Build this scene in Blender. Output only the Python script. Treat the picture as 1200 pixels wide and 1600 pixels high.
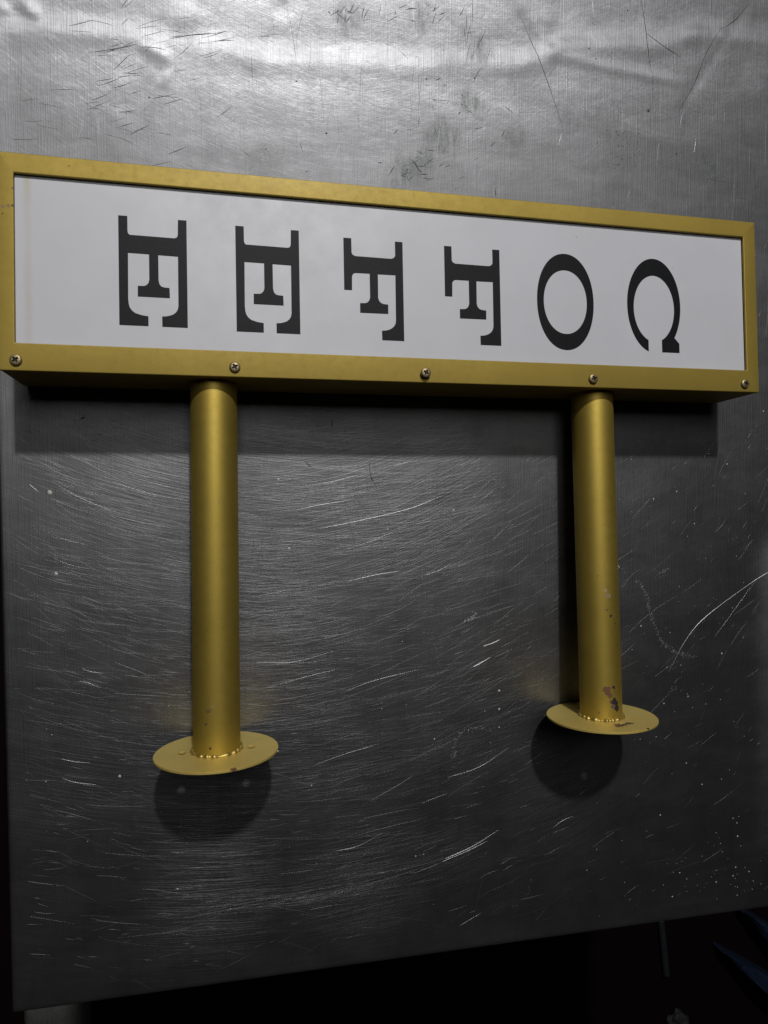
import bpy, bmesh, math, random
from mathutils import Vector, Matrix, noise
R = math.radians
PI = math.pi
for o in list(bpy.data.objects):
    bpy.data.objects.remove(o)
scene = bpy.context.scene
COL = scene.collection

# ------------------------------------------------------------------ camera
cam_d = bpy.data.cameras.new('camera')
cam = bpy.data.objects.new('camera', cam_d)
COL.objects.link(cam)
CAM_ROT = Matrix(((0.97615448, 0.01402477, -0.21662349),
                  (-0.00885064, 0.99965233, 0.02483710),
                  (0.21689652, -0.02232759, 0.97593923)))
CAM_POS = Vector((0.20707, -0.11555, 0.73705))
cam.matrix_world = Matrix.Translation(CAM_POS) @ CAM_ROT.to_4x4()
cam_d.sensor_fit = 'VERTICAL'
cam_d.sensor_height = 36.0
cam_d.sensor_width = 27.0
cam_d.lens = 1032.88 / 1600 * 36
cam_d.clip_start = 0.01
cam_d.clip_end = 100
scene.camera = cam
scene.render.resolution_x = 768
scene.render.resolution_y = 1024

# ------------------------------------------------------------------ world and lamps
world = bpy.data.worlds.new('World')
scene.world = world
world.use_nodes = True
bg = world.node_tree.nodes['Background']
bg.inputs[0].default_value = (0.85, 0.95, 1.0, 1)
bg.inputs[1].default_value = 0.003

def area_lamp(name, loc, target, shape, sx, sy, watts, colour):
    d = bpy.data.lights.new(name, 'AREA')
    d.shape = shape
    d.size = sx
    d.size_y = sy
    d.energy = watts
    d.color = colour
    o = bpy.data.objects.new(name, d)
    COL.objects.link(o)
    o.location = loc
    o.rotation_euler = (Vector(target) - Vector(loc)).to_track_quat('-Z', 'Y').to_euler()
    return o

# compact ceiling lamp beyond the head of the table: gives the hard shadows
area_lamp('ceiling_lamp', (0.4417, 2.3474, 2.7497), (0.35, 0.0, 0.0), 'DISK', 0.17, 0.17, 91, (1.0, 0.98, 0.975))
# added wide dim fill standing in for ceiling bounce: gives the soft sheen inside the shadows
area_lamp('ceiling_bounce_fill', (0.30, 1.08, 2.75), (0.30, 1.08, 0.0), 'RECTANGLE', 1.1, 1.2, 14.5, (1.0, 0.98, 0.95))

vs = scene.view_settings
vs.view_transform = 'Standard'
vs.look = 'None'
vs.exposure = 0
vs.gamma = 1

# ------------------------------------------------------------------ helpers
def on_table(u, v, z=0.0):
    """point of the table plane seen at pixel (u, v) of the 1200 x 1600 photograph"""
    d = CAM_ROT @ Vector(((u - 600) / 1032.88, -(v - 800) / 1032.88, -1.0))
    s = (z - CAM_POS.z) / d.z
    return CAM_POS + d * s

def link(name, me, mat, parent=None, smooth=False, label=None, kind=None):
    if isinstance(me, bmesh.types.BMesh):
        bm = me
        bmesh.ops.recalc_face_normals(bm, faces=bm.faces)
        me = bpy.data.meshes.new(name)
        bm.to_mesh(me)
        bm.free()
    o = bpy.data.objects.new(name, me)
    COL.objects.link(o)
    if mat:
        me.materials.append(mat)
    if smooth:
        for p in me.polygons:
            p.use_smooth = True
        if smooth != 'all':
            me.set_sharp_from_angle(angle=R(smooth if smooth is not True else 35))
    o.parent = parent
    if label:
        o['label'] = label
    if kind:
        o['kind'] = kind
    return o

def thing(name, label, cat, loc=(0, 0, 0)):
    o = bpy.data.objects.new(name, None)
    COL.objects.link(o)
    o.location = loc
    o['label'] = label
    o['category'] = cat
    return o

def bridge_loops(loops, close_first=False, close_last=False):
    bm = bmesh.new()
    vl = [[bm.verts.new(p) for p in lp] for lp in loops]
    n = len(vl[0])
    for a, b in zip(vl[:-1], vl[1:]):
        for i in range(n):
            bm.faces.new((a[i], a[(i + 1) % n], b[(i + 1) % n], b[i]))
    if close_first:
        bm.faces.new(vl[0])
    if close_last:
        bm.faces.new(vl[-1])
    return bm

def rect(x0, y0, x1, y1, z, r=0.0, n=4):
    """rounded rectangle loop"""
    if r <= 0:
        r = 1e-5
    pts = []
    for cx, cy, a0 in ((x1 - r, y1 - r, 0), (x0 + r, y1 - r, 90), (x0 + r, y0 + r, 180), (x1 - r, y0 + r, 270)):
        for k in range(n + 1):
            a = R(a0 + 90 * k / n)
            pts.append((cx + r * math.cos(a), cy + r * math.sin(a), z))
    return pts

def plate(loops, z0, z1):
    """flat sheet with holes (first loop outer), from z0 up to z1"""
    bm = bmesh.new()
    edges = []
    for lp in loops:
        vs_ = [bm.verts.new((p[0], p[1], z0)) for p in lp]
        for i in range(len(vs_)):
            edges.append(bm.edges.new((vs_[i], vs_[(i + 1) % len(vs_)])))
    bmesh.ops.triangle_fill(bm, use_beauty=True, use_dissolve=False, edges=edges)
    ext = bmesh.ops.extrude_face_region(bm, geom=list(bm.faces))
    for v in ext['geom']:
        if isinstance(v, bmesh.types.BMVert):
            v.co.z = z1
    return bm

def box_bm(x0, y0, z0, x1, y1, z1, bev=0.0):
    bm = bmesh.new()
    bmesh.ops.create_cube(bm, size=1)
    for v in bm.verts:
        v.co = Vector(((x0 + x1) / 2 + v.co.x * (x1 - x0), (y0 + y1) / 2 + v.co.y * (y1 - y0), (z0 + z1) / 2 + v.co.z * (z1 - z0)))
    if bev:
        bmesh.ops.bevel(bm, geom=list(bm.edges), offset=bev, segments=2, profile=0.5, affect='EDGES')
    return bm

# ------------------------------------------------------------------ material helpers
class NT:
    def __init__(self, name):
        self.m = bpy.data.materials.new(name)
        self.m.use_nodes = True
        self.t = self.m.node_tree
        self.b = self.t.nodes['Principled BSDF']
        self.out = self.t.nodes['Material Output']
    def n(self, typ, **kw):
        nd = self.t.nodes.new(typ)
        for k, v in kw.items():
            if k.startswith('i_'):
                nd.inputs[k[2:].replace('_', ' ')].default_value = v
            else:
                setattr(nd, k, v)
        return nd
    def l(self, a, b):
        self.t.links.new(a, b)
    def coords(self):
        return self.n('ShaderNodeTexCoord').outputs['Object']
    def mapping(self, vec, scale=(1, 1, 1), rot=(0, 0, 0), loc=(0, 0, 0)):
        mp = self.n('ShaderNodeMapping')
        self.l(vec, mp.inputs[0])
        mp.inputs['Scale'].default_value = scale
        mp.inputs['Rotation'].default_value = rot
        mp.inputs['Location'].default_value = loc
        return mp.outputs[0]
    def noise(self, vec, scale, detail=2, rough=0.5, dist=0.0):
        nd = self.n('ShaderNodeTexNoise')
        self.l(vec, nd.inputs['Vector'])
        nd.inputs['Scale'].default_value = scale
        nd.inputs['Detail'].default_value = detail
        nd.inputs['Roughness'].default_value = rough
        nd.inputs['Distortion'].default_value = dist
        return nd.outputs['Fac']
    def ramp(self, fac, stops, interp='LINEAR'):
        nd = self.n('ShaderNodeValToRGB')
        self.l(fac, nd.inputs[0])
        cr = nd.color_ramp
        cr.interpolation = interp
        while len(cr.elements) < len(stops):
            cr.elements.new(0.5)
        for e, (p, c) in zip(cr.elements, stops):
            e.position = p
            e.color = c if len(c) == 4 else (*c, 1)
        return nd.outputs[0]
    def math(self, op, a, b=None, clamp=False):
        nd = self.n('ShaderNodeMath', operation=op)
        nd.use_clamp = clamp
        for i, x in enumerate((a, b)):
            if x is None:
                continue
            if isinstance(x, (int, float)):
                nd.inputs[i].default_value = x
            else:
                self.l(x, nd.inputs[i])
        return nd.outputs[0]
    def maprange(self, v, a, b, c, d):
        nd = self.n('ShaderNodeMapRange')
        self.l(v, nd.inputs[0])
        for i, x in enumerate((a, b, c, d)):
            nd.inputs[i + 1].default_value = x
        return nd.outputs[0]
    def mix(self, fac, a, b):
        nd = self.n('ShaderNodeMix', data_type='RGBA')
        for sock, x in ((nd.inputs['Factor'], fac), (nd.inputs['A'], a), (nd.inputs['B'], b)):
            if isinstance(x, (int, float)):
                sock.default_value = x
            elif isinstance(x, tuple):
                sock.default_value = (*x, 1)
            else:
                self.l(x, sock)
        return nd.outputs['Result']
    def bump(self, h, strength, distance, normal=None):
        nd = self.n('ShaderNodeBump')
        nd.inputs['Strength'].default_value = strength
        nd.inputs['Distance'].default_value = distance
        self.l(h, nd.inputs['Height'])
        if normal:
            self.l(normal, nd.inputs['Normal'])
        return nd.outputs[0]
    def blob(self, vec, centre, radius, wob=None, wobamt=0.6):
        """soft round mask near a point, its edge broken up by a noise"""
        nd = self.n('ShaderNodeVectorMath', operation='DISTANCE')
        self.l(vec, nd.inputs[0])
        nd.inputs[1].default_value = centre
        d = self.math('DIVIDE', nd.outputs['Value'], radius)
        if wob is not None:
            d = self.math('ADD', d, self.math('MULTIPLY', self.math('SUBTRACT', wob, 0.5), wobamt * 2))
        return self.maprange(d, 0.35, 1.0, 1.0, 0.0)

# ------------------------------------------------------------------ materials
def steel_material():
    k = NT('worn_stainless_steel')
    v = k.coords()
    big = k.noise(v, 4.0, 3, 0.55)
    mid = k.noise(v, 22.0, 4, 0.6)
    wob = k.noise(v, 60.0, 5, 0.7)
    # grime stains with their own shapes
    stains = None
    for (u, w, r, a) in ((690, 215, .030, .8), (735, 160, .022, .7), (640, 268, .030, .7), (665, 250, .02, .8), (960, 215, .03, .5), (1110, 258, .028, .75),
                         (1075, 240, .02, .5), (545, 25, .02, .6), (660, 30, .02, .6), (540, 42, .016, .55), (750, 80, .022, .5), (805, 215, .02, .5),
                         (1000, 180, .02, .35), (850, 250, .03, .3), (700, 100, .02, .3), (410, 240, .025, .25), (620, 285, .02, .6)):
        p = on_table(u, w)
        m = k.math('MULTIPLY', k.blob(v, (p.x, p.y, 0), r, wob, 1.0), a)
        stains = m if stains is None else k.math('MAXIMUM', stains, m)
    streak = k.noise(k.mapping(v, (160, 26, 1), (0, 0, R(32))), 1.0, 4, 0.65)
    speck = k.noise(v, 420.0, 3, 0.6)
    st = k.math('MULTIPLY', stains, k.maprange(k.math('ADD', streak, k.math('MULTIPLY', speck, 0.55)), 0.62, 0.95, 0.12, 1.0), clamp=True)
    base = k.mix(k.maprange(mid, 0.3, 0.75, 0, 1), (0.195, 0.198, 0.206), (0.160, 0.162, 0.167))
    smear = k.noise(k.mapping(v, (7, 24, 1), (0, 0, R(-14))), 1.0, 5, 0.62, 0.6)
    smear2 = k.noise(k.mapping(v, (40, 9, 1), (0, 0, R(24))), 1.0, 4, 0.65, 0.4)
    base = k.mix(k.math('MULTIPLY', k.maprange(smear, 0.45, 0.72, 0, 1), 0.45), base, (0.30, 0.30, 0.31))
    base = k.mix(k.math('MULTIPLY', k.maprange(smear2, 0.52, 0.75, 0, 1), 0.35), base, (0.11, 0.11, 0.115))
    base = k.mix(k.math('MULTIPLY', st, 0.68), base, (0.04, 0.05, 0.043))
    # fine brushing along the far end, wiping scratches in every direction, and arcs left by circular polishing
    brush = k.noise(k.mapping(v, (1300, 14, 1)), 1.0, 2, 0.6)
    sepv = k.n('ShaderNodeSeparateXYZ')
    k.l(v, sepv.inputs[0])
    vx, vy = sepv.outputs[0], sepv.outputs[1]
    h = k.math('MULTIPLY', brush, k.maprange(vy, 0.05, 0.3, 0.0, 0.075))
    for i, (ang, s_, am) in enumerate(((83, 620, .5), (97, 660, .5), (68, 700, .4), (112, 700, .4), (40, 750, .3), (140, 750, .3), (15, 700, .3), (-18, 720, .3))):
        t = k.noise(k.mapping(v, (s_, 11 + 2 * i, 1), (0, 0, R(ang)), (3.1 * i, 1.7 * i, 0)), 1.0, 1, 0.5)
        h = k.math('ADD', h, k.math('MULTIPLY', k.maprange(t, 0.56, 0.72, 0, 1), am))
    # polishing arcs: rings about three hand-swept centres, strongest in the patches that carry the bright sheen
    arcs = None
    for i, (cx_, cy_, fr, ft, am) in enumerate(((0.30, 0.62, 900, 7, .8), (0.22, 0.30, 1000, 5, .8), (0.42, 1.0, 520, 5, .6))):
        dx = k.math('SUBTRACT', vx, cx_)
        dy = k.math('SUBTRACT', vy, cy_)
        rr_ = k.math('SQRT', k.math('ADD', k.math('MULTIPLY', dx, dx), k.math('MULTIPLY', dy, dy)))
        th = k.math('ARCTAN2', dx, dy)
        cmb = k.n('ShaderNodeCombineXYZ')
        k.l(k.math('ADD', k.math('MULTIPLY', rr_, fr), k.math('MULTIPLY', k.noise(v, 4.0, 1), 2.0)), cmb.inputs[0])
        k.l(k.math('MULTIPLY', th, ft), cmb.inputs[1])
        cmb.inputs[2].default_value = 7.3 * i
        t = k.math('MULTIPLY', k.maprange(k.noise(cmb.outputs[0], 1.0, 3, 0.65), 0.50, 0.72, 0, 1), am)
        arcs = t if arcs is None else k.math('ADD', arcs, t)
    rub = None  # scratch density mask, which also places the painted sheen
    for (u, w, r, am) in ((560, 770, .18, 1.35), (440, 900, .14, .9), (250, 780, .12, .8), (420, 1050, .14, .55), (330, 1400, .10, 1.3), (560, 1380, .11, 1.1), (650, 850, .12, .6), (700, 1340, .06, .6), (520, 1180, .13, .5), (330, 1250, .11, .55), (720, 1130, .13, .45), (880, 1250, .11, .35), (130, 1200, .10, .35)):
        p = on_table(u, w)
        m = k.math('MULTIPLY', k.blob(v, (p.x, p.y, 0), r, big, 0.7), am)
        rub = m if rub is None else k.math('MAXIMUM', rub, m)
    arcw = k.math('MULTIPLY', arcs, k.math('ADD', k.math('MULTIPLY', rub, 1.0), 0.16))
    h = k.math('ADD', h, k.math('MULTIPLY', arcw, 1.8))
    nrm = k.bump(h, 0.4, 0.00018)
    nrm2 = k.bump(k.math('ADD', mid, k.math('MULTIPLY', wob, 0.25)), 0.25, 0.0022, nrm)
    # sheen on the scratches painted in: arcs lighten the base colour in these patches
    base = k.mix(k.math('MULTIPLY', arcw, 0.45, clamp=True), base, (0.46, 0.46, 0.47))
    rough = k.math('ADD', k.maprange(big, 0.3, 0.7, 0.535, 0.575), k.math('MULTIPLY', k.math('SUBTRACT', wob, 0.5), 0.10))
    # worn film: a soft even lobe, with a wider one for the dirt and a clearer one for the metal below
    b1 = k.n('ShaderNodeBsdfAnisotropic', distribution='BECKMANN')
    k.l(k.mix(k.maprange(vy, 0.16, 0.34, 0.2, 0.24), base, (0.0, 0.0, 0.0)), b1.inputs['Color'])
    k.l(rough, b1.inputs['Roughness'])
    k.l(nrm, b1.inputs['Normal'])
    k.l(base, k.b.inputs['Base Color'])
    k.b.inputs['Metallic'].default_value = 1
    k.b.inputs['Roughness'].default_value = 0.66
    k.l(nrm, k.b.inputs['Normal'])
    b2 = k.n('ShaderNodeBsdfPrincipled')
    b2.inputs['Metallic'].default_value = 1
    k.l(base, b2.inputs['Base Color'])
    k.l(k.math('ADD', k.math('ADD', k.maprange(mid, 0.3, 0.7, 0.36, 0.43), k.maprange(vy, 0.16, 0.34, 0.02, -0.04)), k.math('MULTIPLY', st, 0.3)), b2.inputs['Roughness'])
    b2.inputs['Anisotropic'].default_value = 0.88
    tg = k.n('ShaderNodeCombineXYZ')
    tg.inputs[0].default_value = 1.0
    k.l(tg.outputs[0], b2.inputs['Tangent'])
    k.l(nrm2, b2.inputs['Normal'])
    mx = k.n('ShaderNodeMixShader')
    mx.inputs[0].default_value = 0.40
    k.l(b1.outputs[0], mx.inputs[1])
    k.l(k.b.outputs[0], mx.inputs[2])
    mx2 = k.n('ShaderNodeMixShader')
    k.l(k.math('ADD', k.maprange(vy, 0.16, 0.34, 0.17, 0.30), k.math('MULTIPLY', k.math('SUBTRACT', mid, 0.5), 0.15)), mx2.inputs[0])
    k.l(mx.outputs[0], mx2.inputs[1])
    k.l(b2.outputs[0], mx2.inputs[2])
    k.l(mx2.outputs[0], k.out.inputs['Surface'])
    return k.m

def gold_material(name, wear=(), tone=1.0, dr=0.0, met=0.72, pale=0.0):
    k = NT(name)
    v = k.coords()
    n1 = k.noise(v, 14.0, 4, 0.6)
    n2 = k.noise(v, 900.0, 2, 0.6)
    n3 = k.noise(v, 130.0, 4, 0.65)
    base = k.mix(k.maprange(n1, 0.3, 0.7, 0, 1), (0.465 * tone, (0.341 + pale * .5) * tone, (0.066 + pale) * tone), (0.405 * tone, (0.297 + pale * .5) * tone, (0.056 + pale) * tone))
    base = k.mix(k.math('MULTIPLY', k.maprange(n3, 0.55, 0.8, 0, 1), 0.35), base, (0.35 * tone, 0.245 * tone, 0.045 * tone))
    metal = None
    rough = k.maprange(n3, 0.3, 0.7, 0.54 + dr, 0.60 + dr)
    wob = k.noise(v, 260.0, 4, 0.7)
    for (c, r, colour) in wear:
        m = k.maprange(k.blob(v, c, r, wob, 1.1), 0.25, 0.4, 0, 1)
        base = k.mix(m, base, colour)
        mm = k.math('SUBTRACT', 1.0, m)
        metal = mm if metal is None else k.math('MINIMUM', metal, mm)
    k.l(base, k.b.inputs['Base Color'])
    if metal is not None:
        k.l(k.math('MULTIPLY', metal, met), k.b.inputs['Metallic'])
    else:
        k.b.inputs['Metallic'].default_value = met
    k.b.inputs['Coat Weight'].default_value = 0.12
    k.b.inputs['Coat Roughness'].default_value = 0.38
    k.l(rough, k.b.inputs['Roughness'])
    k.l(k.bump(k.math('ADD', n2, k.math('MULTIPLY', n3, 0.8)), 0.35, 0.00025), k.b.inputs['Normal'])
    return k.m

def plain(name, colour, rough=0.5, metal=0.0, bump=0.0, bscale=200, var=0.25):
    k = NT(name)
    v = k.coords()
    n = k.noise(v, bscale * 0.2, 4, 0.6)
    d = tuple(c * (1 - var) for c in colour)
    k.l(k.mix(k.maprange(n, 0.3, 0.7, 0, 1), colour, d), k.b.inputs['Base Color'])
    k.b.inputs['Roughness'].default_value = rough
    k.b.inputs['Metallic'].default_value = metal
    if bump:
        k.l(k.bump(k.noise(v, bscale, 3, 0.6), 0.5, bump), k.b.inputs['Normal'])
    return k.m

def acrylic_material():
    k = NT('aged_white_acrylic')
    v = k.coords()
    n = k.noise(v, 9.0, 4, 0.6)
    base = k.mix(k.maprange(n, 0.3, 0.7, 0, 1), (0.505, 0.512, 0.545), (0.475, 0.48, 0.508))
    sep = k.n('ShaderNodeSeparateXYZ')
    k.l(v, sep.inputs[0])
    wx = k.math('ADD', sep.outputs[0], k.math('MULTIPLY', k.math('SUBTRACT', k.noise(v, 30.0, 3), 0.5), 0.004))
    band = k.math('SUBTRACT', 1.0, k.math('MULTIPLY', k.math('ABSOLUTE', k.math('SUBTRACT', wx, 0.0235)), 220.0), clamp=True)
    band = k.math('MULTIPLY', band, k.maprange(k.noise(v, 16.0, 4, 0.6), 0.35, 0.65, 0.1, 1.0))
    base = k.mix(k.math('MULTIPLY', band, 0.75), base, (0.42, 0.38, 0.27))
    spots = k.noise(v, 160.0, 2, 0.5)
    base = k.mix(k.math('MULTIPLY', k.maprange(spots, 0.76, 0.80, 0, 1), 0.6), base, (0.32, 0.30, 0.27))
    haze = k.noise(v, 30.0, 5, 0.7)
    base = k.mix(k.math('MULTIPLY', k.maprange(haze, 0.55, 0.8, 0, 1), 0.18), base, (0.5, 0.47, 0.43))
    k.l(base, k.b.inputs['Base Color'])
    k.l(k.maprange(haze, 0.3, 0.7, 0.40, 0.55), k.b.inputs['Roughness'])
    k.b.inputs['IOR'].default_value = 1.47
    k.l(k.bump(k.noise(v, 26.0, 2), 0.1, 0.002), k.b.inputs['Normal'])
    return k.m

STEEL = steel_material()
GOLD = gold_material('gold_paint')
ACRYL = acrylic_material()
VINYL = plain('black_vinyl', (0.006, 0.0068, 0.008), 0.55, 0, 0.0002, 300)
VINYL.node_tree.nodes['Principled BSDF'].inputs['Specular IOR Level'].default_value = 0.17
SCREW = plain('aged_brass_plate', (0.32, 0.25, 0.13), 0.45, 0.7, 0.0003, 700)
DARK = plain('dark_recess', (0.012, 0.01, 0.008), 0.7)
SCRATCH = plain('bright_scratch_steel', (0.235, 0.235, 0.24), 0.45, 1.0)
DEEP = plain('deep_bright_scratch', (0.44, 0.44, 0.45), 0.38, 1.0)
SCUFF = plain('dark_scuff', (0.03, 0.028, 0.026), 0.65, 0.2)
SPECK = plain('pale_speck', (0.6, 0.58, 0.53), 0.7)
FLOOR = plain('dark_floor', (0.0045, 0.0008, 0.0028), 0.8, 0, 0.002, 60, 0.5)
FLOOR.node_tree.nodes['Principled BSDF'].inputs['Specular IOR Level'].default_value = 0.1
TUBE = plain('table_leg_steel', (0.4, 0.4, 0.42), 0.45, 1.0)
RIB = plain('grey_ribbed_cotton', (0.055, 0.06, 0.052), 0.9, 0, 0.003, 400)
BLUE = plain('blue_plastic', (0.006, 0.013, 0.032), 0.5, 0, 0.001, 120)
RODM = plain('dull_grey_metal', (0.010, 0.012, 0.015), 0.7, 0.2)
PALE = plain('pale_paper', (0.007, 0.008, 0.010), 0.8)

# ------------------------------------------------------------------ floor
FZ = -0.85
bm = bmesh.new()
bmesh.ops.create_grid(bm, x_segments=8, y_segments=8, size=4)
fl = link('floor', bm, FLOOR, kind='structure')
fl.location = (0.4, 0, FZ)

# ------------------------------------------------------------------ table
table = thing('steel_table', 'large scratched stainless steel table top under the whole gold sign', 'table', (0.43, 0.03, FZ))
TO = Vector((0.43, 0.03, FZ))

X0, Y0 = -0.0270, -0.6465
TW, TL = 0.985, 1.42
def table_xy(a, b):
    """a metres from the left edge, b metres from the near edge (edges as measured, slightly out of square)"""
    x = X0 + a + -0.002 * b * (1 - a / TW)
    y = Y0 + b - 0.0245 * a * (1 - b / TL)
    return x, y

def seg_ridge(x, y, p, q, w, h, fade=0.25):
    """height of a crease running from p to q"""
    dx, dy = q[0] - p[0], q[1] - p[1]
    L = math.hypot(dx, dy)
    t = ((x - p[0]) * dx + (y - p[1]) * dy) / L
    s = ((x - p[0]) * -dy + (y - p[1]) * dx) / L
    if abs(s) > 4 * w or t < -0.03 or t > L + 0.03:
        return 0.0
    e = min(1, max(0, (t + 0.01) / (fade * L + 0.01))) * min(1, max(0, (L + 0.01 - t) / (fade * L + 0.01)))
    return h * math.exp(-(s / w) ** 2) * e * e * (3 - 2 * e)

def T(u, v):
    p = on_table(u, v)
    return (p.x, p.y)
CREASES = [(T(855, 84), T(1075, 132), .006, .00030), (T(815, 10), T(868, 95), .006, .0003),
           (T(1180, -10), T(1050, 190), .006, -.00014), (T(1125, 45), T(1155, 110), .007, .0003),
           (T(225, 70), T(262, 92), .007, .0006), (T(178, 190), T(195, 120), .009, .0003), (T(172, 235), T(188, 180), .009, .0003),
           (T(35, 5), T(55, 22), .006, .0006), (T(-20, -5), T(8, 18), .006, .0006), (T(255, 130), T(262, 115), .004, .0004),
           (T(285, 40), T(298, 15), .014, .0003), (T(800, -10), T(812, 15), .008, .0004)]
DENTS = [(T(441, 14), .011, -.0005), (T(1012, 50), .012, .0003), (T(1085, 50), .012, .0004), (T(885, 65), .03, .0003),
         (T(270, 30), .025, .0005), (T(365, 60), .03, .0005), (T(735, 150), .03, -.0004), (T(1110, 255), .03, -.0004),
         (T(180, 205), .02, .0003), (T(1150, 90), .03, -.0004), (T(600, 800), .12, -.0007), (T(150, 950), .09, .0006), (T(1040, 850), .1, .0005)]
FOLD = [T(u, w) for u, w in ((-200, 30), (180, 45), (330, 68), (420, 84), (600, 92), (800, 90), (850, 80), (880, 63), (1000, 62), (1120, 48), (1400, 40))]
def fold_y(x):
    for (xa, ya), (xb, yb) in zip(FOLD[:-1], FOLD[1:]):
        if x <= xb:
            t = max(0, (x - xa) / (xb - xa))
            t = t * t * (3 - 2 * t)
            return ya + (yb - ya) * t
    return FOLD[-1][1]
def sheet_height(x, y):
    z = 0.0
    if y > 0.18:
        # the sheet is folded a little along a wavy line near its far end
        d = y - fold_y(x) + .004 * noise.noise(Vector((x * 14, 3.3, 0)))
        k = 0.55 + 0.9 * noise.noise(Vector((x * 9, .7, 0)))
        z += .00062 * max(0.15, min(1.2, k + .35)) * math.exp(-((d + .007) / .013) ** 2)
        if d > -.02:
            e = (d - .012) / .004
            sp = .004 * (math.log1p(math.exp(e)) if e < 30 else e)
            z += .055 * (sp if sp < .09 else .09 + .03 * (1 - math.exp(-(sp - .09) / .03)))
        for p, q, w, h in CREASES:
            z += 1.6 * seg_ridge(x, y, p, q, w, h)
    if x > 0.84 and y < -.1:
        z += seg_ridge(x, y, (.904, -.635), (.900, -.17), .021, .0080, .12)
    for p, r, h in DENTS:
        d2 = (x - p[0]) ** 2 + (y - p[1]) ** 2
        if d2 < 9 * r * r:
            z += h * math.exp(-d2 / (r * r))
    z += 0.0007 * noise.noise(Vector((x * 4.5, y * 4.5, 1.3))) + 0.00016 * noise.noise(Vector((x * 17, y * 17, 5.1)))
    return z - 0.0004

def axis(n0, dense0, dense1, length):
    vals = [(0, -.040), (0, -.0030), (.0004, -.0013), (.0014, -.0003), (.0030, 0)]
    s = 0.006
    while s < length - .003:
        vals.append((s, 0))
        s += n0 if dense0 < s < dense1 else n0 * 2.5
    vals += [(length - .003, 0), (length - .0014, -.0003), (length - .0004, -.0013), (length, -.003), (length, -.040)]
    return vals
AX = axis(.0042, -1, 2, TW)
AY = axis(.0042, .78, 1.2, TL)
verts, faces = [], []
for (b, zb) in AY:
    for (a, za) in AX:
        x, y = table_xy(a, b)
        z = max(-.040, za + zb)
        if za == 0 and zb == 0:
            e = min(a, TW - a, b, TL - b)
            z += sheet_height(x, y) * min(1, max(0, (e - .003) / .02))
        verts.append((x - TO.x, y - TO.y, z - TO.z))
nx = len(AX)
for j in range(len(AY) - 1):
    for i in range(nx - 1):
        faces.append((j * nx + i, j * nx + i + 1, (j + 1) * nx + i + 1, (j + 1) * nx + i))
me = bpy.data.meshes.new('tabletop')
me.from_pydata(verts, [], faces)
me.update()
top = link('tabletop', me, STEEL, table, smooth='all')
# stain positions are given from the scene origin: keep the object's own origin there
for v_ in me.vertices:
    v_.co += TO
top.location = -TO

for (a, b) in ((.05, .05), (TW - .05, .05), (.05, TL - .05), (TW - .05, TL - .05)):
    x, y = table_xy(a, b)
    x -= TO.x
    y -= TO.y
    bm = bridge_loops([rect(x - .02, y - .02, x + .02, y + .02, z, .006) for z in (0.0, -FZ - .004)], True, True)
    link('leg', bm, TUBE, table, smooth=True)

# ---- scratches, scuffs and specks: small relief lying on the sheet
rng = random.Random(7)
def ridge(verts, faces, pts, w, h):
    n0 = len(verts)
    n = len(pts)
    for i, p in enumerate(pts):
        a = pts[max(0, i - 1)]
        b = pts[min(n - 1, i + 1)]
        dx, dy = b[0] - a[0], b[1] - a[1]
        L = math.hypot(dx, dy) or 1
        k = 1.0 - abs(2 * i / (n - 1) - 1) ** 2.5
        ww = w * (0.25 + 0.75 * k)
        ox, oy = -dy / L * ww, dx / L * ww
        z = sheet_height(p[0], p[1]) + .00003
        verts.append((p[0] + ox, p[1] + oy, z))
        verts.append((p[0], p[1], z + h * (0.3 + 0.7 * k)))
        verts.append((p[0] - ox, p[1] - oy, z))
    for i in range(n - 1):
        q = n0 + 3 * i
        faces.append((q, q + 1, q + 4, q + 3))
        faces.append((q + 1, q + 2, q + 5, q + 4))

def arc_pts(x, y, ang, L, bend, n):
    pts = []
    px, py = x, y
    a = ang
    for i in range(n):
        pts.append((px, py))
        px += math.cos(a) * L / (n - 1)
        py += math.sin(a) * L / (n - 1)
        a += bend / (n - 1)
    return pts

def inside(p):
    return X0 + .004 < p[0] < X0 + TW - .004 and Y0 - .0245 * (p[0] - X0) + .004 < p[1] < Y0 + TL - .01

def spline(pxs, n):
    P = [Vector(T(*q)) for q in pxs]
    P = [2 * P[0] - P[1]] + P + [2 * P[-1] - P[-2]]
    out = []
    for i in range(1, len(P) - 2):
        for k in range(n):
            t = k / n
            a, b, c, d = P[i - 1], P[i], P[i + 1], P[i + 2]
            out.append(tuple(0.5 * (2 * b + (c - a) * t + (2 * a - 5 * b + 4 * c - d) * t * t + (3 * b - a - 3 * c + d) * t ** 3)))
    out.append(tuple(P[-2]))
    return out

V, F = [], []
for i in range(7000):
    x = rng.uniform(X0, 0.93)
    y = rng.uniform(-0.665, 0.56)
    if (x > 0.55 and rng.random() < 0.55) or (y < -.35 and rng.random() < 0.4):
        continue
    L = min(0.12, 0.006 + rng.expovariate(1 / 0.017))
    ang = rng.uniform(0, PI)
    if y > 0.2 and rng.random() < 0.7:
        continue
    if y > 0.2 and rng.random() < 0.6:
        ang = PI / 2 + rng.gauss(0, 0.08)
    elif rng.random() < 0.35:
        # cleaning sweeps: arcs about the middle of the table
        ang = math.atan2(y - 0.5, x - 0.26) + PI / 2 + rng.gauss(0, 0.22)
    pts = arc_pts(x, y, ang, L, rng.gauss(0, 0.18), 3 if L < .02 else 5)
    if all(inside(p) for p in pts):
        ridge(V, F, pts, rng.uniform(.00007, .00017) * (1.3 if L > .04 else 1), rng.uniform(.00003, .00013))
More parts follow.
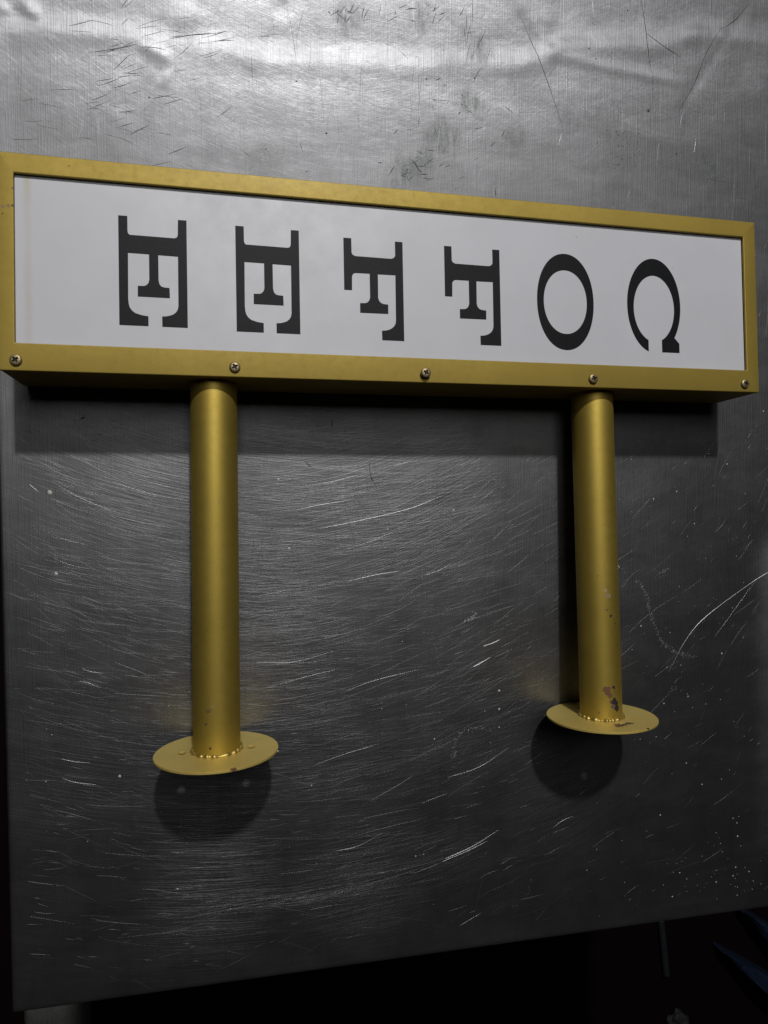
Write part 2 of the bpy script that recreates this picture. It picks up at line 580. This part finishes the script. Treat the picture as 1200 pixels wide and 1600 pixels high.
# wiping strokes, densest over the left and middle of the near half
for i in range(4200):
    x, y = rng.gauss(0.24, 0.19), rng.gauss(-0.20, 0.20)
    if y > -.03 or y < -.63 or x > .62:
        continue
    L = 0.012 + rng.expovariate(1 / 0.028)
    ang = math.atan2(y - 0.52, x - 0.30) + PI / 2 + rng.gauss(0, 0.20)
    pts = arc_pts(x, y, ang, min(L, .09), rng.gauss(0.05, 0.10), 5)
    if all(inside(p) for p in pts):
        ridge(V, F, pts, rng.uniform(.00006, .00013) * rng.choice((1, 1, 1, 1.6)), rng.uniform(.00002, .00007))
# the long marks that stand out in the photograph
HERO = [([(1215, 880), (1182, 905), (1105, 962), (1072, 1000), (1045, 1050)], .0006, .00028), ([(1182, 905), (1150, 950), (1116, 996)], .0003, .00012),
        ([(696, 1342), (740, 1322), (779, 1297)], .0006, .00026), ([(690, 1347), (735, 1328), (762, 1314)], .0005, .0002), ([(560, 1368), (640, 1356), (700, 1340)], .0005, .00012),
        ([(740, 1042), (752, 1036), (766, 1027)], .0008, .0003), ([(755, 1010), (770, 1005), (782, 999)], .0007, .0003), ([(712, 1072), (735, 1045), (760, 1030)], .0003, .0001),
        ([(500, 826), (560, 814), (640, 795), (690, 775)], .0005, .00014), ([(462, 797), (500, 789), (550, 781)], .0005, .0002), ([(540, 858), (580, 846), (610, 833)], .0004, .00014),
        ([(545, 908), (590, 898), (628, 892)], .0005, .00016), ([(658, 901), (685, 892), (705, 881)], .0004, .00016), ([(400, 932), (430, 926), (460, 919)], .0004, .00014),
        ([(400, 1035), (460, 1034), (530, 1015)], .0004, .0001), ([(415, 1075), (480, 1057), (530, 1045)], .0004, .00012), ([(530, 1085), (580, 1065), (660, 1045)], .0004, .00012),
        ([(490, 1196), (540, 1178), (590, 1163)], .0004, .00014), ([(578, 1252), (620, 1228), (648, 1210)], .0004, .00014), ([(700, 1215), (750, 1198), (795, 1168)], .0004, .00014),
        ([(660, 1255), (680, 1247), (700, 1240)], .0005, .00014), ([(525, 1330), (560, 1322), (600, 1300)], .0004, .00012), ([(865, 1293), (880, 1282), (897, 1275)], .0004, .00014),
        ([(718, 1447), (735, 1437), (752, 1427)], .0004, .00014), ([(790, 1435), (850, 1418), (920, 1368)], .0005, .00008), ([(760, 1476), (785, 1470), (808, 1459)], .0004, .00016),
        ([(80, 752), (130, 780), (182, 800)], .0004, .00018), ([(168, 750), (230, 770), (300, 784)], .0004, .00016), ([(208, 746), (250, 757), (300, 768)], .0003, .00014),
        ([(46, 757), (52, 762), (60, 768)], .0005, .0002), ([(80, 838), (110, 845), (138, 852)], .0003, .00014), ([(82, 872), (115, 884), (150, 890)], .0003, .00014),
        ([(128, 1045), (145, 1050), (163, 1052)], .0004, .00016), ([(122, 1064), (140, 1068), (158, 1075)], .0004, .00016), ([(98, 1217), (120, 1223), (150, 1226)], .0004, .00016),
        ([(96, 1186), (115, 1190), (140, 1192)], .0004, .00014), ([(180, 1035), (230, 1055), (262, 1078)], .0003, .0001), ([(985, 1212), (978, 1198), (970, 1183)], .0004, .0002),
        ([(600, 730), (640, 722), (660, 720)], .0004, .0001), ([(470, 760), (520, 752), (560, 742)], .0004, .0001), ([(872, 228), (876, 215), (878, 208)], .0005, .0003),
        ([(1084, 240), (1086, 228), (1088, 216)], .0004, .0002), ([(1062, 200), (1066, 180), (1070, 170)], .0003, .0002), ([(927, 28), (926, 18), (924, 0)], .0006, .0003),
        ([(296, 192), (302, 205), (304, 198)], .0004, .0002), ([(293, 150), (299, 175), (304, 197)], .0005, .0002), ([(308, 45), (311, 65), (313, 80)], .0005, .0002),
        ([(233, 12), (235, 25), (237, 32)], .0005, .0003), ([(645, 10), (646, 40), (648, 65)], .0004, .0002), ([(492, 0), (492, 40), (491, 75)], .0004, .0002), ([(260, 115), (261, 125), (259, 134)], .0008, .0003)]
VD, FD = [], []
for pxs, w, h in HERO:
    ridge(VD, FD, spline(pxs, 6), w * (0.35 if pxs[0][1] < 300 else 0.5 if w > .00045 else 0.34), h)
# sweeping bundle of fine lines below the left flange and across the middle
for c0, n_, sp in (([(380, 1415), (480, 1404), (600, 1376), (700, 1342)], 60, 16), ([(250, 1440), (340, 1420), (460, 1395)], 40, 22), ([(400, 780), (520, 765), (640, 735)], 40, 40),
                   ([(380, 900), (470, 900), (560, 880)], 60, 60), ([(390, 1000), (500, 985), (620, 950)], 60, 50), ([(400, 1110), (520, 1090), (640, 1050)], 50, 40), ([(60, 730), (150, 760), (280, 790)], 60, 55),
                   ([(60, 880), (160, 900), (290, 905)], 50, 60)):
    for i in range(n_):
        dy = rng.gauss(0, sp * 0.5)
        t0 = rng.uniform(0, .6)
        t1 = min(1, t0 + rng.uniform(.12, .5))
        s = spline([(q[0] + rng.gauss(0, 3), q[1] + dy + rng.gauss(0, 2)) for q in c0], 5)
        s = s[int(t0 * (len(s) - 1)):max(int(t0 * (len(s) - 1)) + 3, int(t1 * len(s)))]
        if len(s) > 2 and all(inside(p) for p in s):
            ridge(V, F, s, rng.uniform(.00008, .00017), rng.uniform(.00003, .00009))
# hook-shaped rub marks
for hook, n_ in (([(992, 905), (1008, 930), (1014, 955), (1022, 975), (1032, 1000), (1048, 1015), (1065, 1024), (1086, 1027)], 320), ([(706, 1185), (712, 1155), (725, 1142), (745, 1138), (770, 1142)], 150), ([(962, 880), (970, 888), (976, 895)], 25),
                 ([(725, 972), (737, 966), (742, 958)], 60), ([(1028, 898), (1036, 893), (1042, 890)], 20), ([(1045, 1080), (1060, 1078), (1085, 1090)], 16), ([(820, 1400), (826, 1390), (830, 1375)], 20)):
    s = spline(hook, 8)
    for i in range(n_):
        p = s[rng.randrange(len(s))]
        pts = arc_pts(p[0] + rng.gauss(0, .0014), p[1] + rng.gauss(0, .0014), rng.gauss(0.35, 0.6), rng.uniform(.001, .004), 0, 3)
        ridge(VD, FD, pts, .00022, .00011)
me = bpy.data.meshes.new('scratches')
me.from_pydata(V, [], F)
sc_ = link('scratches', me, SCRATCH, table, smooth='all', kind='stuff')
sc_.location = -TO
me = bpy.data.meshes.new('deep_scratches')
me.from_pydata(VD, [], FD)
ds_ = link('deep_scratches', me, DEEP, table, smooth='all', kind='stuff')
ds_.location = -TO

def strip(verts, faces, pts, w):
    n0 = len(verts)
    n = len(pts)
    for i, p in enumerate(pts):
        a, b = pts[max(0, i - 1)], pts[min(n - 1, i + 1)]
        dx, dy = b[0] - a[0], b[1] - a[1]
        L = math.hypot(dx, dy) or 1
        ww = w * (0.2 + 0.8 * (1 - abs(2 * i / (n - 1) - 1) ** 2)) * rng.uniform(.6, 1.2)
        z = sheet_height(p[0], p[1]) + .00008
        verts.append((p[0] - dy / L * ww, p[1] + dx / L * ww, z))
        verts.append((p[0] + dy / L * ww, p[1] - dx / L * ww, z))
    for i in range(n - 1):
        q = n0 + 2 * i
        faces.append((q, q + 1, q + 3, q + 2))

V, F = [], []
def scuffs(n_, cu, cv, su, sv, ang, sa, L0, w0):
    for i in range(n_):
        x, y = T(rng.gauss(cu, su), rng.gauss(cv, sv))
        a = ang + rng.gauss(0, sa)
        pts = arc_pts(x, y, R(a), rng.uniform(.4, 1.5) * L0, rng.gauss(0, .25), 5)
        if all(inside(p) for p in pts):
            strip(V, F, pts, 1.5 * w0 * rng.uniform(.5, 1.3))
scuffs(34, 205, 165, 40, 55, 18, 12, .020, .00020)
scuffs(16, 180, 60, 60, 30, 28, 20, .020, .00016)
scuffs(12, 90, 180, 60, 30, 10, 14, .020, .00014)
scuffs(14, 320, 60, 60, 25, 14, 12, .020, .00016)
scuffs(26, 700, 190, 40, 45, 40, 60, .008, .0003)
scuffs(22, 650, 268, 30, 10, 10, 50, .010, .0003)
scuffs(18, 545, 30, 20, 18, 55, 30, .010, .0003)
scuffs(16, 655, 35, 26, 14, 35, 30, .010, .0003)
scuffs(14, 740, 85, 10, 25, 75, 20, .02, .0002)
scuffs(45, 970, 220, 18, 28, 20, 80, .0016, .0004)
scuffs(20, 500, 160, 130, 70, 88, 6, .05, .00010)
scuffs(26, 600, 150, 260, 80, 50, 80, .012, .00012)
scuffs(10, 120, 670, 60, 20, 20, 30, .006, .0002)
scuffs(12, 660, 680, 60, 15, 10, 50, .006, .0002)
scuffs(30, 300, 1420, 40, 30, 0, 90, .0014, .0006)
for pxs, w in (([(1128, 42), (1105, 80), (1085, 130), (1060, 175)], .0005), ([(1170, 5), (1150, 30), (1128, 45)], .0005), ([(1000, 0), (1008, 40), (1012, 75), (1018, 115)], .0005),
               ([(808, 18), (830, 65), (845, 100), (860, 140), (880, 200)], .0004), ([(1010, 52), (1036, 72), (1065, 90)], .0005), ([(137, 82), (180, 76), (216, 68)], .0004),
               ([(265, 61), (300, 55), (346, 52)], .0005), ([(772, 1288), (762, 1340), (748, 1400), (738, 1450)], .0010), ([(634, 1365), (618, 1410), (604, 1445)], .0004),
               ([(945, 1240), (951, 1262), (955, 1275)], .0005), ([(577, 722), (580, 745), (590, 762)], .0005), ([(476, 720), (482, 726), (488, 730)], .0005), ([(983, 1190), (972, 1165), (962, 1145)], .0006),
               ([(518, 655), (519, 662), (518, 668)], .0006), ([(126, 655), (130, 653), (133, 652)], .0008), ([(566, 1430), (567, 1415), (585, 1390), (610, 1362)], .0003)):
    strip(V, F, spline(pxs, 5), w)
def dot(verts, faces, x, y, r, dome=0.0):
    n0 = len(verts)
    z = sheet_height(x, y) + .00006
    k = 8
    ph = rng.uniform(0, 6.28)
    for i in range(k):
        rr = r * rng.uniform(.75, 1.15)
        verts.append((x + rr * math.cos(ph + i * 2 * PI / k), y + rr * math.sin(ph + i * 2 * PI / k), z))
    verts.append((x, y, z + dome + .00004))
    for i in range(k):
        faces.append((n0 + i, n0 + (i + 1) % k, n0 + k))
for (u, v_, r) in ((1013, 173, .0019), (931, 92, .0009), (954, 96, .0007), (510, 208, .0012), (463, 127, .0009), (416, 233, .0008), (425, 826, .0009), (515, 796, .0008), (632, 831, .0007), (479, 268, .0007),
                   (233, 152, .0010), (980, 17, .0011), (920, 76, .0012), (742, 122, .001), (666, 123, .001), (1057, 240, .001), (590, 183, .0007), (560, 185, .0006)):
    x, y = T(u, v_)
    dot(V, F, x, y, r)
me = bpy.data.meshes.new('scuff_marks')
me.from_pydata(V, [], F)
o_ = link('scuff_marks', me, SCUFF, table, kind='stuff')
o_.location = -TO

V, F = [], []
for i in range(190):
    if i < 60:
        u, v_ = rng.gauss(1120, 50), rng.gauss(1370, 45)
    elif i < 120:
        u, v_ = rng.uniform(975, 1195), rng.uniform(640, 1300)
    else:
        u, v_ = rng.uniform(20, 1190), rng.uniform(730, 1480)
    x, y = T(u, v_)
    if inside((x, y)):
        dot(V, F, x, y, rng.choice((.0003, .0004, .0005, .0006, .0009)), .0003)
for (u, v_, r) in ((78, 769, .0022), (88, 896, .0017), (435, 749, .0013), (434, 1174, .0012), (452, 857, .0014), (187, 1213, .0015), (709, 797, .0012), (780, 1108, .0013), (780, 1079, .0014), (1032, 1274, .0010), (1153, 1307, .0011), (1128, 1021, .0011)):
    x, y = T(u, v_)
    dot(V, F, x, y, r, .0004)
me = bpy.data.meshes.new('specks')
me.from_pydata(V, [], F)
o_ = link('specks', me, SPECK, table, kind='stuff')
o_.location = -TO

# ------------------------------------------------------------------ the sign
W, H, D = 0.800, 0.19909, 0.0717
OL, OR_, OB, OT = 0.01317, 0.78379, 0.02545, 0.18058
sign = thing('blade_sign', 'gold framed COFFEE sign with two round mounting poles lying on the steel table', 'sign', (0, 0, 0.0805))
sign.rotation_euler = (R(-2.5005), 0, 0)

rc = .0012
bm = bridge_loops([rect(.002, .002, W - .002, H - .002, -.0025, rc), rect(0, 0, W, H, -.0025, rc), rect(0, 0, W, H, -.0014, rc), rect(.0002, .0002, W - .0002, H - .0002, -.0006, rc), rect(.0007, .0007, W - .0007, H - .0007, -.00015, rc),
                   rect(.0016, .0016, W - .0016, H - .0016, 0, rc), rect(OL - .0009, OB - .0009, OR_ + .0009, OT + .0009, 0, rc), rect(OL - .0003, OB - .0003, OR_ + .0003, OT + .0003, -.00025, rc), rect(OL, OB, OR_, OT, -.0009, rc), rect(OL, OB, OR_, OT, -.0025, rc)])
FRAME_GOLD = gold_material('gold_frame_paint', wear=(((.004, .1485, 0), .0022, (.22, .15, .06)), ((.009, .1495, 0), .0020, (.20, .14, .055)), ((.0125, .150, 0), .0016, (.06, .04, .02)), ((.0125, .166, 0), .0014, (.16, .11, .04)), ((.004, .142, 0), .0009, (.05, .035, .02)), ((.06, .191, 0), .0012, (.10, .07, .03))), tone=0.71, dr=0.07)
link('front_frame', bm, FRAME_GOLD, sign, smooth=9)
bm = bridge_loops([rect(.003, .003, W - .003, H - .003, -.0028, rc), rect(.0003, .0003, W - .0003, H - .0003, -.0028, rc), rect(.0003, .0003, W - .0003, H - .0003, -D + .0016, rc), rect(.0008, .0008, W - .0008, H - .0008, -D + .0004, rc), rect(.0020, .0020, W - .0020, H - .0020, -D, rc)], False, True)
link('casing', bm, GOLD, sign, smooth=9)

panel = link('sign_panel', box_bm(OL - .006, OB - .006, -.0082, OR_ + .006, OT + .006, -.0042), ACRYL, sign)

LE = [(0, 1), (.131, 1), (.132, .863), (.139, .842), (.161, .829), (.817, .826), (.852, .834), (.868, .859), (.873, 1), (1, 1), (1, 0), (.623, 0), (.622, .094), (.690, .098), (.739, .106), (.785, .117), (.828, .138), (.852, .162), (.864, .195), (.867, .658), (.575, .660), (.576, .427), (.588, .393), (.612, .373), (.650, .364), (.736, .361), (.740, .268), (.270, .268), (.271, .365), (.365, .367), (.400, .377), (.428, .397), (.440, .427), (.440, .662), (.135, .663), (.131, .247), (.138, .195), (.154, .162), (.185, .135), (.232, .114), (.320, .098), (.421, .090), (.421, 0), (0, 0)]
LF = [(0, 1), (.131, 1), (.133, .856), (.148, .838), (.193, .825), (.799, .823), (.840, .832), (.858, .844), (.871, .859), (.870, 1), (1, 1), (1, 0), (.624, 0), (.622, .094), (.690, .098), (.747, .108), (.795, .124), (.832, .145), (.855, .170), (.864, .200), (.868, .660), (.569, .658), (.567, .421), (.582, .393), (.609, .374), (.650, .363), (.736, .359), (.735, .266), (.260, .264), (.261, .359), (.349, .362), (.385, .370), (.412, .388), (.431, .418), (.431, .659), (.202, .658), (.175, .655), (.150, .645), (.134, .622), (.130, .484), (0, .484)]
def ell(cx, cy, a, b, t0, t1, n, e=1.0):
    out = []
    for i in range(n + 1):
        t = t0 + (t1 - t0) * i / n
        c, s = math.cos(t), math.sin(t)
        out.append((cx + a * math.copysign(abs(c) ** e, c), cy + b * math.copysign(abs(s) ** e, s)))
    return out
zl0, zl1 = -.0042, -.0039
def glyph(loops, x, y, w, h, label):
    return link('letter', plate([[(x + p[0] * w, y + p[1] * h) for p in lp] for lp in loops], zl0, zl1), VINYL, panel, label=label)
BASE = 0.04693
glyph([LE], .10160, BASE, .06169, .10357, 'letter E at the end of the word')
glyph([LE], .20901, BASE - .0013, .06169, .10357, 'letter E next to the F')
glyph([LF], .31553, BASE - .0037, .06152, .10241, 'letter F next to the E')
glyph([LF], .42186, BASE - .0042, .06152, .10241, 'letter F next to the O')
O_out = ell(.5, .5, .5, .5, 0, 2 * PI, 72, .96)[:-1]
O_in = ell(.497, .498, .381, .331, 0, 2 * PI, 72, .97)[:-1]
glyph([O_out, O_in], .55922 - .033525, BASE - .0058, .06705, .10531, 'letter O')
# C: x from 150 to 990, y from 1505 (foot) up to 137 in its own drawing units
def cu(x, y):
    return ((x - 150) / 840, (1505 - y) / 1368)
def ccurve(cx, cy, a, b, x0, x1, n):
    """upper way round an ellipse, from lower left x0 over the top to lower right x1"""
    t0 = PI + math.acos(max(-1, min(1, (cx - x0) / a)))
    t1 = -math.acos((x1 - cx) / a)
    return [cu(cx + a * math.cos(t0 + (t1 - t0) * i / n), cy - b * math.sin(t0 + (t1 - t0) * i / n)) for i in range(n + 1)]
outer = ccurve(570, 828.5, 420, 691.5, 470, 884, 60)
inner = ccurve(570, 872, 320, 487, 470, 683, 60)
Cl = outer + [cu(960, 1370), cu(960, 1505), cu(683, 1505)] + inner[::-1]
glyph([Cl], .66762 - .03356, BASE - .0060 + .0023, .06711, .1053, 'letter C')

# screws along the near edge of the frame
def screw(x, y, lift, ang):
    def place(bm):
        bmesh.ops.rotate(bm, verts=bm.verts, cent=(0, 0, 0), matrix=Matrix.Rotation(R(ang), 3, 'Z'))
        bmesh.ops.translate(bm, verts=bm.verts, vec=(x, y, lift))
        return bm
    n = 32
    ring = lambda r, z: [(r * math.cos(2 * PI * i / n), r * math.sin(2 * PI * i / n), z) for i in range(n)]
    bm = bridge_loops([ring(.0026, -.002 - lift), ring(.0026, .0), ring(.0050, .0), ring(.0053, .0003), ring(.0053, .0010), ring(.0048, .0019), ring(.0040, .0024), ring(.0034, .0026)])
    cr = []
    a, b = .0030, .00085
    for q in range(4):
        for p in ((a, -b), (a, b), (b * 1.25, b * 1.25)):
            c, s = math.cos(q * PI / 2), math.sin(q * PI / 2)
            cr.append((p[0] * c - p[1] * s, p[0] * s + p[1] * c))
    outer_ring = [(.0034 * math.cos(2 * PI * i / n), .0034 * math.sin(2 * PI * i / n)) for i in range(n)]
    edges = []
    for lp in (outer_ring, cr):
        vv = [bm.verts.new((p[0], p[1], .0026)) for p in lp]
        for i in range(len(vv)):
            edges.append(bm.edges.new((vv[i], vv[(i + 1) % len(vv)])))
    bmesh.ops.triangle_fill(bm, use_beauty=True, edges=edges)
    bmesh.ops.remove_doubles(bm, verts=bm.verts, dist=1e-5)
    s = link('screw', place(bm), SCREW, sign, smooth=20)
    bm = bridge_loops([[(p[0], p[1], .0026) for p in cr], [(p[0] * .75, p[1] * .75, .0010) for p in cr]], False, True)
    link('cross_recess', place(bm), DARK, s)
for x, lift, ang in ((.01417, .0002, 38), (.20672, .0002, 30), (.39712, .0030, 62), (.58719, .0008, 20), (.7799, .0004, 70)):
    screw(x, .0095, lift, ang)

# mounting poles with welded round flanges
LZ, PR, PL, FR = -0.03585, 0.02309, 0.36723, 0.06058
def pole(x0, skew, hole_ang, wear, flange_wear, seed):
    rr = random.Random(seed)
    mat = gold_material('gold_pole_paint', wear=wear, tone=1.04, met=0.84, dr=-0.03)
    e = bpy.data.meshes.new('mounting_pole')
    n = 72
    loops = []
    for t in (0.0003, .02, .1, .2, .3, PL - .0002):
        loops.append([(skew * t + PR * math.cos(2 * PI * i / n), -t, PR * math.sin(2 * PI * i / n)) for i in range(n)])
    p = link('mounting_pole', bridge_loops(loops, True, True), mat, sign, smooth=40)
    p.location = (x0, 0, LZ)
    circ = lambda r, m, cx=0, cy=0: [(cx + r * math.cos(2 * PI * i / m), cy + r * math.sin(2 * PI * i / m)) for i in range(m)]
    hx, hz = .0335 * math.cos(R(hole_ang)), .0335 * math.sin(R(hole_ang))
    bm = plate([circ(FR, 96), circ(.0042, 24, hx, hz), circ(.0042, 24, -hx, -hz)], -.0012, .0012)
    bmesh.ops.rotate(bm, verts=bm.verts, cent=(0, 0, 0), matrix=Matrix.Rotation(R(90), 3, 'X'))   # local y -> z, plate normal -> -y
    bmesh.ops.translate(bm, verts=bm.verts, vec=(skew * PL, -PL - .0012, 0))
    bmesh.ops.bevel(bm, geom=[ed for ed in bm.edges if len(ed.link_faces) == 2 and ed.calc_face_angle(0) > 1.0], offset=.0004, segments=2, affect='EDGES')
    f = link('flange', bm, gold_material('gold_flange_paint', wear=flange_wear, tone=1.40, met=0.55, pale=0.035), p, smooth=20)
    m, q = 150, 10
    bm = bmesh.new()
    rings = []
    for i in range(m):
        a = 2 * PI * i / m
        bead = 0.5 + 0.5 * math.sin(a * 17 + 1.5 * math.sin(a * 5 + seed))
        tr = .0012 + .0019 * bead ** 1.5 + .0009 * noise.noise(Vector((math.cos(a) * 6, math.sin(a) * 6, seed)))
        off = .0006 * noise.noise(Vector((math.cos(a) * 4, math.sin(a) * 4, seed + 9)))
        rings.append([bm.verts.new((skew * PL + (PR + off + tr * math.cos(2 * PI * j / q)) * math.cos(a), -PL + .0006 + tr * 1.1 * math.sin(2 * PI * j / q), (PR + off + tr * math.cos(2 * PI * j / q)) * math.sin(a))) for j in range(q)])
    for i in range(m):
        for j in range(q):
            bm.faces.new((rings[i][j], rings[(i + 1) % m][j], rings[(i + 1) % m][(j + 1) % q], rings[i][(j + 1) % q]))
    link('weld_bead', bm, WELD, p, smooth='all')
    return p
WELD = plain('gold_weld', (0.48, 0.36, 0.10), 0.42, 0.75, 0.0006, 500)
def on_pole(t, deg, r=PR):
    return (r * math.cos(R(deg)), -t, r * math.sin(R(deg)))
BROWN, BLACK, TAN = (.13, .065, .03), (.02, .017, .014), (.24, .18, .09)
pole(.1856, -.0048, 0, [(on_pole(.318, 100), .0020, TAN), (on_pole(.322, 112), .0030, (.12, .085, .025)), (on_pole(.335, 118), .0024, (.10, .07, .02)), (on_pole(.358, 108), .0016, BLACK), (on_pole(.12, 80), .0008, TAN)],
     [((-.012, -.367, -.045), .002, BLACK), ((.015, -.367, .057), .004, BROWN)], 3)
pole(.60621, .0066, 79, [(on_pole(.333, 96), .0060, BROWN), (on_pole(.339, 88), .0040, BROWN), (on_pole(.346, 84), .0036, (.16, .085, .04)), (on_pole(.330, 76), .0026, BLACK), (on_pole(.346, 74), .0055, BLACK), (on_pole(.353, 70), .0048, BLACK), (on_pole(.351, 80), .0034, (.10, .075, .05)),
                         (on_pole(.251, 82), .0021, BLACK), (on_pole(.244, 92), .0018, BROWN), (on_pole(.228, 88), .0040, TAN), (on_pole(.222, 96), .0022, (.30, .25, .15)), (on_pole(.260, 66), .0016, BLACK),
                         (on_pole(.206, 115), .0012, BROWN), (on_pole(.208, 128), .0012, BROWN), (on_pole(.210, 178), .0016, BLACK), (on_pole(.316, 178), .0018, BLACK), (on_pole(.205, 168), .0010, BLACK), (on_pole(.358, 120), .0022, (.12, .085, .04))],
     [((.006, -.367, .036), .0065, BLACK), ((.016, -.367, .034), .005, (.09, .06, .03)), ((.0, -.367, .038), .006, BROWN), ((.025, -.367, .055), .0022, BLACK)], 11)

# ------------------------------------------------------------------ dim things on the floor below the near edge
def on_floor(u, v_, z):
    return on_table(u, v_, z)
p = on_floor(82, 1592, FZ + .05)
bm = bmesh.new()
n, m = 44, 10
vv = [[None] * (m + 1) for _ in range(n + 1)]
for i in range(n + 1):
    for j in range(m + 1):
        x = (i / n - .5) * .135
        y = (j / m - .5) * .16
        vv[i][j] = bm.verts.new((x, y, .055 + .006 * math.sin(i * 1.9) * math.sin(j * 2.2) + .004 * noise.noise(Vector((x * 30, y * 30, 0))) - .05 * (max(abs(x) / .0675, abs(y) / .08) ** 6)))
for i in range(n):
    for j in range(m):
        bm.faces.new((vv[i][j], vv[i + 1][j], vv[i + 1][j + 1], vv[i][j + 1]))
border = [vv[i][0] for i in range(n + 1)] + [vv[n][j] for j in range(1, m + 1)] + [vv[i][m] for i in range(n - 1, -1, -1)] + [vv[0][j] for j in range(m - 1, 0, -1)]
low = [bm.verts.new((v_.co.x, v_.co.y, 0)) for v_ in border]
for i in range(len(border)):
    k = (i + 1) % len(border)
    bm.faces.new((border[i], border[k], low[k], low[i]))
bm.faces.new(low)
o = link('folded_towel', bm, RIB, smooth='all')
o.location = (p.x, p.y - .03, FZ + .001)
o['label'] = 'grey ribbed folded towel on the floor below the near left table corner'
o['category'] = 'towel'

p = on_floor(1195, 1490, FZ)
t = thing('plastic_sheet', 'dark blue folded plastic sheet on the floor below the right table corner', 'sheet', (p.x, p.y, FZ))
for (dx, dy, L, wd, ang, tilt) in ((.02, .05, .34, .06, -42, 28), (-.03, -.05, .36, .045, -38, -24)):
    bm = bmesh.new()
    pts = []
    k = 14
    rows = []
    for i in range(k + 1):
        s = i / k
        ww = wd * (0.15 + 0.85 * min(1, s * 1.6)) * (1 + .15 * math.sin(5 * s))
        rows.append([bm.verts.new(((s - .5) * L, q * ww / 2, .05 + .05 * s + q * ww * .5 * math.tan(R(tilt)) + .008 * math.sin(9 * s + q * 2))) for q in (-1, -.3, .3, 1)])
    for a_, b_ in zip(rows[:-1], rows[1:]):
        for j in range(3):
            bm.faces.new((a_[j], b_[j], b_[j + 1], a_[j + 1]))
    ext = bmesh.ops.extrude_face_region(bm, geom=list(bm.faces))
    for g in ext['geom']:
        if isinstance(g, bmesh.types.BMVert):
            g.co.z = 0.0
    o = link('fold', bm, BLUE, t, smooth=30)
    o.location = (dx, dy, 0.001)
    o.rotation_euler = (0, 0, R(ang))

a, b = on_floor(1036, 1440, FZ + .02), on_floor(1045, 1528, FZ + .02)
d = (b - a)
L = d.length
n = 20
bm = bridge_loops([[(r * math.cos(2 * PI * i / n), r * math.sin(2 * PI * i / n), z) for i in range(n)] for r, z in ((.007, 0), (.009, .002), (.009, L - .002), (.007, L))], True, True)
o = link('metal_rod', bm, RODM, smooth=40)
o.location = (a.x, a.y, FZ + .010)
o.rotation_euler = d.to_track_quat('Z', 'Y').to_euler()
o['label'] = 'thin grey metal rod lying on the dark floor below the near table edge'
o['category'] = 'rod'

p = on_floor(1055, 1592, FZ)
bm = bmesh.new()
bmesh.ops.create_icosphere(bm, subdivisions=3, radius=.03)
for v_ in bm.verts:
    v_.co *= 1 + .45 * noise.noise(v_.co * 60)
    v_.co.z = max(-.014, v_.co.z * .7)
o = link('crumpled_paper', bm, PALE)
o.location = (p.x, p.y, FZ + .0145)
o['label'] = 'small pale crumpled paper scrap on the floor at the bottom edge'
o['category'] = 'paper'
